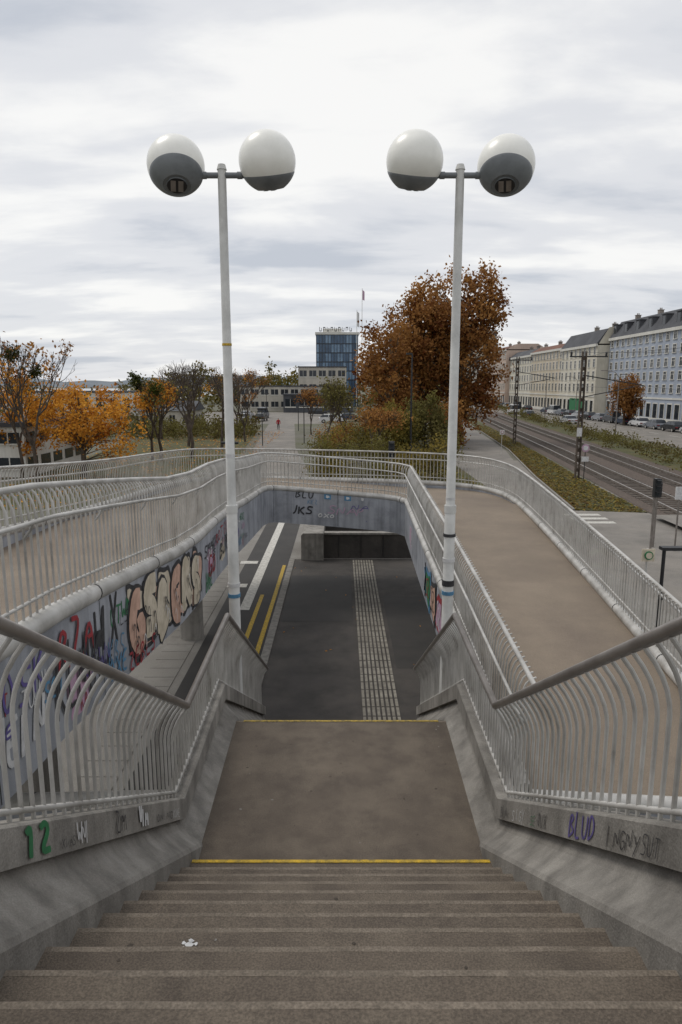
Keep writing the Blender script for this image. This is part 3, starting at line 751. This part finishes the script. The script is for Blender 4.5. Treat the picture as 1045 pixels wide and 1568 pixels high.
p=empty('glass_office_tower')
M['cw']=mat('curtain_wall_glass','4a647f','30465c',.35,.12,w=(1,1,.6)); M['cw2']=mat('curtain_wall_glass_light','7790a8','5d7790',.5,.15)
x0,x1,yy,zt=-7.6,5.2,215,21.8
b=MB(); b.box(x0,x1,yy,yy+14,0,zt); b.build('glass_volume',['cw'],p)
b=MB(); g=MB()
nx=14;nz=8
for i in range(nx+1):
    x=x0+(x1-x0)*i/nx; b.box(x-.05,x+.05,yy-.12,yy,0,zt)
for k in range(nz+1):
    z=zt*k/nz; b.box(x0,x1,yy-.1,yy-.0,z-.1,z+.1)
for i in range(nx):
    for k in range(nz):
        if rng.random()<.45:
            xa=x0+(x1-x0)*i/nx; za=zt*k/nz; g.box(xa+.1,xa+.82,yy-.05,yy,za+.15,za+2.5)
b.build('mullions',['dark'],p); g.build('light_panes',['cw2'],p)
b=MB(); b.box(x0-.3,x1+.3,yy-.3,yy+14.3,zt,zt+.7); b.box(x0+2,x1-5,yy+3,yy+10,zt+.7,zt+2.0)
b.build('roof_parapet',['trim'],p)
b=MB()
for i in range(9):
    b.box(x0+1+i*1.15,x0+1.15+i*1.15,yy-.5,yy-.35,zt+.9,zt+2.2); b.box(x0+1.15+i*1.15,x0+1.7+i*1.15,yy-.5,yy-.35,zt+(1.95 if i%2 else .9),zt+(2.2 if i%2 else 1.15)); b.box(x0+1.55+i*1.15,x0+1.7+i*1.15,yy-.5,yy-.35,zt+1.15,zt+1.95)
b.build('roof_sign',['dark'],p)
def block(name,x0,x1,y0,y1,h,wm,nf,sp=2.4,ww=.36,pitched=0,rm='roofd'):
    p=empty(name); b=MB(); b.box(x0,x1,y0,y1,0,h); b.build('walls',[wm],p)
    b=MB()
    if pitched: b.prism([(x0-.3,y0-.4,h+.01),(x0-.3,(y0+y1)/2,h+pitched),(x0-.3,y1+.4,h+.01)],(x1-x0+.6,0,0))
    else: b.box(x0-.2,x1+.2,y0-.2,y1+.2,h,h+.3)
    b.build('roof',[rm],p)
    g=MB(); f=MB(); fh=h/nf
    n=max(1,int((x1-x0)/sp)); s=(x1-x0)/n
    for k in range(nf):
        for i in range(n):
            xc=x0+s*(i+.5); g.box(xc-s*ww,xc+s*ww,y0-.04,y0+.1,k*fh+fh*.35,k*fh+fh*.78); f.box(xc-s*(ww+.04),xc+s*(ww+.04),y0-.12,y0,k*fh+fh*.28,k*fh+fh*.34)
            f.box(xc-.04,xc+.04,y0-.07,y0,k*fh+fh*.35,k*fh+fh*.78)
        m=max(1,int((y1-y0)/sp)); s2=(y1-y0)/m
        for i in range(m):
            yc=y0+s2*(i+.5)
            for xx,sg in ((x0,-1),(x1,1)): g.box(min(xx,xx+sg*.04),max(xx,xx+sg*.04),yc-s2*ww,yc+s2*ww,k*fh+fh*.35,k*fh+fh*.78)
    g.build('windows',['glassd'],p); f.build('window_frames',['trim'],p); return p
block('concrete_office_building',-12,1.5,196,206,11.5,'ff',3)
block('station_building',-26,-3,178,192,6.2,'ff',2)
block('entrance_pavilion',-14,3,168,176,4.2,'roofd',1,3)
block('modern_white_building',-34,-22.6,48.8,60,3.6,'trim',2,2.2)
block('riverside_house',-30,-22,102,110,2.8,'ff',1,2.0,.2,1.4,'roofd')
block('white_riverside_building',-75,-45,150,165,5,'trim',1,3,.2)
block('apartment_block',38,52,330,345,24,'fd',6); block('apartment_block',60,80,360,375,34,'ff',8)
block('modern_office_block',34,44,300,312,14,'fb',4)
b=MB(); b.box(-12,-6,167.6,167.9,2.9,4.0); b.build('shop_sign',['dark'])

# ------------------------------------------------------------------ masts, signs
def mast(x,y,h,arm=4.2):
    p=empty('overhead_line_mast'); b=MB()
    b.box(x-.16,x-.09,y-.12,y+.12,0,h); b.box(x+.09,x+.16,y-.12,y+.12,0,h)
    for z in np.arange(.5,h,.7): b.box(x-.09,x+.09,y-.03,y+.03,z,z+.25)
    b.build('post',['bark'],p)
    b=MB(); b.tube([(x-1.0,y,h-.35),(x+1.6,y,h-.35)],.05,6); b.tube([(x,y,h-1.6),(x+arm,y,h-2.3)],.04,6); b.tube([(x,y,h-3.1),(x+arm-.6,y,h-2.4)],.035,6)
    for q in (-.9,1.5): b.tube([(x+q,y,h-.35),(x+q,y,h-.05)],.07,6)
    b.build('cross_arm',['dark'],p)
MS=[(16.7,48,8.8),(19.5,77,9.6),(22.6,115,9.6),(28.0,160,9.6),(35.5,215,9.6)]
for m_ in MS: mast(*m_)
b=MB()
P0=(15.5,16,8.6)
for q,dz in ((-.9,-.05),(1.5,-.05),(4.2,-2.3)):
    pts=[(a+q,c,h+dz) for a,c,h in [P0]+MS]
    for u,v in zip(pts[:-1],pts[1:]):
        u=Vector(u);v=Vector(v); b.tube([u.lerp(v,k/6)-Vector((0,0,.5*math.sin(math.pi*k/6))) for k in range(7)],.009,4,caps=False)
b.build('overhead_wires',['dark'])
def disc(b,c,r,m,n=20,nrm=-1):
    b.prism([(c[0]+r*math.cos(6.283*k/n),c[1],c[2]+r*math.sin(6.283*k/n)) for k in range(n)],(0,.03,0),m)
p=empty('railway_sign'); b=MB(); b.box(16.45,16.8,47.8,47.83,3.0,3.6,0); b.build('plate',['wht'],p); b=MB(); disc(b,(17.1,47.7,2.2),.27,0); disc(b,(17.1,47.68,2.2),.17,1); b.box(16.85,17.35,47.7,47.72,1.25,1.6,1); b.tube([(17.1,47.75,0),(17.1,47.75,2.4)],.03,8,2); b.build('warning_disc',['spink','wht','dark'],p)
def traffic_light(x,y,h,s=.72):
    p=empty('traffic_light'); b=MB(); b.tube([(x,y,0),(x,y,h)],.045,10); b.build('pole',['handrail'],p)
    b=MB(); b.box(x-.17*s,x+.17*s,y-.3*s,y-.05*s,h-1.0*s,h,0)
    for k in range(3):
        z=h-(.18+k*.31)*s
        disc(b,(x,y-.33*s,z),.1*s,1)
        b.prism([(x-.12*s,y-.3*s,z+.11*s),(x+.12*s,y-.3*s,z+.11*s),(x+.1*s,y-.5*s,z+.09*s),(x-.1*s,y-.5*s,z+.09*s)],(0,0,.02),0)
    b.build('signal_head',['dark','glassd'],p)
traffic_light(12.1,26,3.0); traffic_light(12.75,27.2,2.7,.6)
traffic_light(2.95,40,3.3,1)
p=empty('information_sign'); b=MB(); b.tube([(13.3,26.5,0),(13.3,26.5,2.6)],.035,8); b.build('pole',['handrail'],p); b=MB(); b.box(13.1,13.6,26.4,26.44,2.1,2.6); b.build('plate',['wht'],p)
def round_sign(name,x,y,h,m1,m2,r=.2):
    p=empty(name); b=MB(); b.tube([(x,y,0),(x,y,h)],.03,8); b.build('pole',['rail'],p)
    b=MB(); b.box(x-r,x+r,y-.08,y-.05,h-2*r,h,0); disc(b,(x,y-.12,h-r),r*.68,1); disc(b,(x,y-.13,h-r),r*.5,0); b.build('plate',[m1,m2],p)
round_sign('bus_stop_sign',7.75,16.8,2.45,'stan','sgreen',.16); round_sign('round_sign',15.5,66,2.3,'wht','sred',.22)
p=empty('path_lamp'); b=MB(); b.tube([(7.3,15,0),(7.3,15,2.85)],.04,10); b.box(7.22,7.75,14.9,15.1,2.85,2.92); b.box(7.26,7.34,14.9,14.96,1.7,1.9); b.build('pole_and_head',['dark'],p)
p=empty('tall_lamp_pole'); b=MB(); b.tube([(6.1,60,0),(6.1,60,9.2)],[.11,.06],10); b.box(5.6,6.1,59.9,60.1,9.1,9.25); b.build('pole',['dark'],p)
for x,y,h in ((-8.6,75,4),(-4.2,78,4.2),(-6.5,40,3.2),(-6.2,100,4.5),(-14.2,132,5)):
    p=empty('promenade_lamp'); b=MB(); b.tube([(x,y,0),(x,y,h)],.05,8); b.tube([(x-.5,y,h),(x+.5,y,h)],[.08,.08],8); b.build('pole_and_head',['dark'],p)
for x,y in ((50,95),(50.5,120),(51,150),(36,90),(37,125)):
    p=empty('street_light_pole'); b=MB(); b.tube([(x,y,0),(x,y,7.5),(x-.6,y,8.2),(x-1.8,y,8.4)],[.09,.06,.05,.04],8); b.box(x-2.4,x-1.6,y-.12,y+.12,8.33,8.45); b.build('pole',['handrail'],p)
p=empty('flag_pole'); b=MB(); b.tube([(6.1,205,0),(6.1,205,34)],[.12,.06],8,0); b.quad((6.2,205,33.6),(6.8,205.2,33.1),(6.8,205.2,30.6),(6.2,205,30.8),1); b.build('pole_and_flag',['trim','spink'],p)
p=empty('flag_pole'); b=MB(); b.tube([(4.6,205,0),(4.6,205,28)],[.12,.06],8,0); b.quad((4.7,205,27.6),(5.3,205.2,27.1),(5.3,205.2,23.1),(4.7,205,23.4),1); b.build('pole_and_flag',['trim','wht'],p)
b=MB(); b.box(53.5,53.55,152,162,.8,3.6,0)
b.build('billboard',['sgreen'])

def car(x,y,ang,cm,van=False):
    if cm not in M: M[cm]=mat(cm,cm,None,2,.25)
    p=empty('parked_car'); h=1.45 if not van else 2.1
    T_=Matrix.Translation((x,y,.06))@Matrix.Rotation(ang,4,'Z')
    lo=[(-2.1,.35),(-2.15,.75),(-2.0,.92),(-.1-1.2,.98),(1.0,.98),(2.0,.78),(2.15,.6),(2.1,.3)]
    if van: lo=[(-2.3,.35),(-2.35,1.0),(-2.3,1.1),(1.3,1.1),(2.2,.95),(2.3,.6),(2.25,.3)]
    cab=[(-1.9,.95),(-1.45,h-.06),(-1.1,h),(.2,h),(.45,h-.05),(1.2,.96)] if not van else [(-2.3,1.08),(-2.2,h-.05),(-2,h),(.9,h),(1.1,h-.08),(1.7,1.08)]
    b=MB()
    def ext(prof,w0,w1,m):
        zc=min(q[1] for q in prof); zt=max(q[1] for q in prof)
        w=lambda z:w0+(w1-w0)*((z-zc)/(zt-zc))
        A=[T_@Vector((a,-w(z),z)) for a,z in prof]; Bq=[T_@Vector((a,w(z),z)) for a,z in prof]; n=len(prof)
        b.poly(A,m); b.poly(Bq[::-1],m)
        for k in range(n): b.quad(A[k],Bq[k],Bq[(k+1)%n],A[(k+1)%n],m)
    ext(lo,.86,.84,0); ext(cab,.80,.62,1)
    top=[(a*.93-.02,z+.012) for a,z in cab if z>h-.1]; top=[(top[0][0]-.05,h-.1)]+top+[(top[-1][0]+.05,h-.1)]
    ext(top,.66,.63,0)
    for a in (-.45,): ext([(a-.05,.96),(a-.05,h-.02),(a+.05,h-.02),(a+.05,.96)],.815,.64,0)
    for wx in (-1.35,1.35):
        for s in (-1,1):
            b.tube([T_@Vector((wx,s*.68,.26)),T_@Vector((wx,s*.89,.26))],.32,14,2); b.tube([T_@Vector((wx,s*.89,.26)),T_@Vector((wx,s*.9,.26))],.18,10,3)
    for s in (-1,1):
        for e,mm in ((2.13,3),(-2.14,4)):
            q=[(e-.03,s*.6-.18,.6),(e+.03,s*.6-.18,.6),(e+.03,s*.6+.18,.6),(e-.03,s*.6+.18,.6)]; b.prism([T_@Vector(v) for v in q],(0,0,.14),mm)
    b.build('body',[cm,'glassd','tyre','rail','sred'],p)
cols=['b8babd','2a2c30','7c8088','dadada','3a4558','5a5c60','9a9da2','1e1f22']
k=0
for y in np.arange(92,260,5.8):
    if rng.random()<.8: car(47.0+ (y-70)*.012,y,math.pi/2+rng.normal()*.02,cols[k%8],k%6==5)
    k+=1
for x,y,a,c,v in ((39,118,1.6,'b8babd',0),(38.5,142,1.6,'2a2c30',0),(40,160,1.6,'dadada',1),(-1.8,122,.1,'dadada',0),(1.6,126,.2,'3a4558',0),(-14.8,128,1.5,'1e1f22',0),(-17.5,126,1.5,'b8babd',0),(-15.8,140,1.5,'7c8088',1),(-18.8,138,1.4,'dadada',0),(-5,150,.0,'2a2c30',0)): car(x,y,a,c,v)
def person(x,y,rot,jm='red'):
    p=empty('walking_person')
    J=[((0,0,.95),.15),((0,0,1.12),.155),((0,0,1.35),.19),((0,0,1.46),.10),((0,.0,1.53),.055),((0,.01,1.62),.088),((0,0,1.70),.08),
       ((.19,0,1.40),.08),((.28,.08,1.14),.066),((.26,-.08,.92),.05),((.26,-.12,.84),.035),
       ((-.19,0,1.40),.08),((-.28,-.08,1.14),.066),((-.26,-.22,.95),.05),((-.26,-.27,.87),.035),
       ((.09,0,.9),.105),((.1,-.12,.5),.075),((.1,-.2,.09),.05),((.1,-.34,.04),.045),
       ((-.09,0,.9),.105),((-.1,.08,.5),.075),((-.1,.28,.14),.05),((-.1,.16,.05),.045)]
    E=[(0,1),(1,2),(2,3),(3,4),(4,5),(5,6),(2,7),(7,8),(8,9),(9,10),(2,11),(11,12),(12,13),(13,14),(0,15),(15,16),(16,17),(17,18),(0,19),(19,20),(20,21),(21,22)]
    me=D.meshes.new('body'); me.from_pydata([j[0] for j in J],E,[]); o=D.objects.new('body',me); col_link(o)
    sk=o.modifiers.new('skin','SKIN')
    for i,j in enumerate(J): me.skin_vertices[0].data[i].radius=(j[1],j[1]*.85)
    me.skin_vertices[0].data[0].use_root=True
    o.modifiers.new('s','SUBSURF').levels=2
    dg=bpy.context.evaluated_depsgraph_get(); ev=o.evaluated_get(dg); m2=D.meshes.new_from_object(ev)
    D.objects.remove(o); o=D.objects.new('body',m2); col_link(o); m2.materials.clear()
    for k in (jm,'trous','skin','hair','dark'): m2.materials.append(M[k])
    for f in m2.polygons:
        c=f.center
        if c.z>1.64 or (c.z>1.55 and c.y>.03): i=3
        elif c.z>1.49: i=2
        elif c.z>.88 : i=0
        elif abs(c.x)>.19: i=2
        elif c.z<.09: i=4
        else: i=1
        f.material_index=i; f.use_smooth=True
    o.parent=p; p.location=(x,y,.01); p.rotation_euler=(0,0,rot)
person(-9.3,102,.1)

# ------------------------------------------------------------------ world & light
w=D.worlds.new('World'); scene.world=w; w.use_nodes=True; nt=w.node_tree; n=nt.nodes; l=nt.links
bg=n['Background']; bg.inputs['Strength'].default_value=.112
sky=n.new('ShaderNodeTexSky'); sky.sky_type='NISHITA'; sky.sun_disc=False; sky.sun_elevation=math.radians(58); sky.sun_rotation=math.radians(-60)
tc=n.new('ShaderNodeTexCoord'); sp=n.new('ShaderNodeSeparateXYZ'); l.new(tc.outputs['Generated'],sp.inputs[0])
def math_(op,a,b_=None):
    m=n.new('ShaderNodeMath'); m.operation=op
    if not isinstance(a,(int,float)): l.new(a,m.inputs[0])
    else: m.inputs[0].default_value=a
    if b_ is not None:
        if isinstance(b_,(int,float)): m.inputs[1].default_value=b_
        else: l.new(b_,m.inputs[1])
    return m.outputs[0]
zz=math_('MAXIMUM',sp.outputs[2],0.0); den=math_('ADD',zz,.16)
cx=math_('DIVIDE',sp.outputs[0],den); cy=math_('DIVIDE',sp.outputs[1],den)
cb=n.new('ShaderNodeCombineXYZ'); l.new(cx,cb.inputs[0]); l.new(cy,cb.inputs[1])
def cloudn(scale,loc,sc,det,dist):
    mp=n.new('ShaderNodeMapping'); mp.inputs['Scale'].default_value=sc; mp.inputs['Location'].default_value=loc; mp.inputs['Rotation'].default_value=(0,0,.12); l.new(cb.outputs[0],mp.inputs[0])
    nz=n.new('ShaderNodeTexNoise'); nz.inputs['Scale'].default_value=scale; nz.inputs['Detail'].default_value=det; nz.inputs['Roughness'].default_value=.52; nz.inputs['Distortion'].default_value=dist; l.new(mp.outputs[0],nz.inputs['Vector']); return nz.outputs['Fac']
n1=cloudn(1.2,(3.1,1.7,0),(.55,1.0,1),8,.25); n2=cloudn(3.2,(8.3,4.1,0),(.5,1,1),7,.3)
f=math_('ADD',math_('MULTIPLY',n1,.68),math_('MULTIPLY',n2,.32))
r=n.new('ShaderNodeValToRGB'); cr=r.color_ramp; cr.interpolation='EASE'; cr.elements[0].position=.38; cr.elements[0].color=(5.0,5.3,5.85,1); cr.elements[1].position=.60; cr.elements[1].color=(8.7,8.65,8.5,1)
e=cr.elements.new(.49); e.color=(6.9,7.0,7.25,1)
l.new(f,r.inputs[0])
mx=n.new('ShaderNodeMixRGB'); mx.inputs[0].default_value=.95; l.new(sky.outputs[0],mx.inputs[1]); l.new(r.outputs[0],mx.inputs[2]); l.new(mx.outputs[0],bg.inputs['Color'])
s=D.lights.new('sun','SUN'); s.energy=1.2; s.angle=math.radians(20); s.color=(1,.95,.88); so=D.objects.new('sun',s); col_link(so)
el=math.radians(58); az=math.radians(-60); d=Vector((math.sin(az)*math.cos(el),math.cos(az)*math.cos(el),math.sin(el)))
so.rotation_euler=d.to_track_quat('Z','Y').to_euler()

cam=D.cameras.new('camera'); co=D.objects.new('camera',cam); col_link(co); co.location=(0,0,6.5); co.rotation_euler=(math.radians(79.5),0,0)
cam.sensor_fit='VERTICAL'; cam.sensor_height=36; cam.lens=24; cam.clip_end=6000; cam.clip_start=.05
scene.camera=co
scene.view_settings.view_transform='Standard'; scene.view_settings.look='None'; scene.view_settings.exposure=0
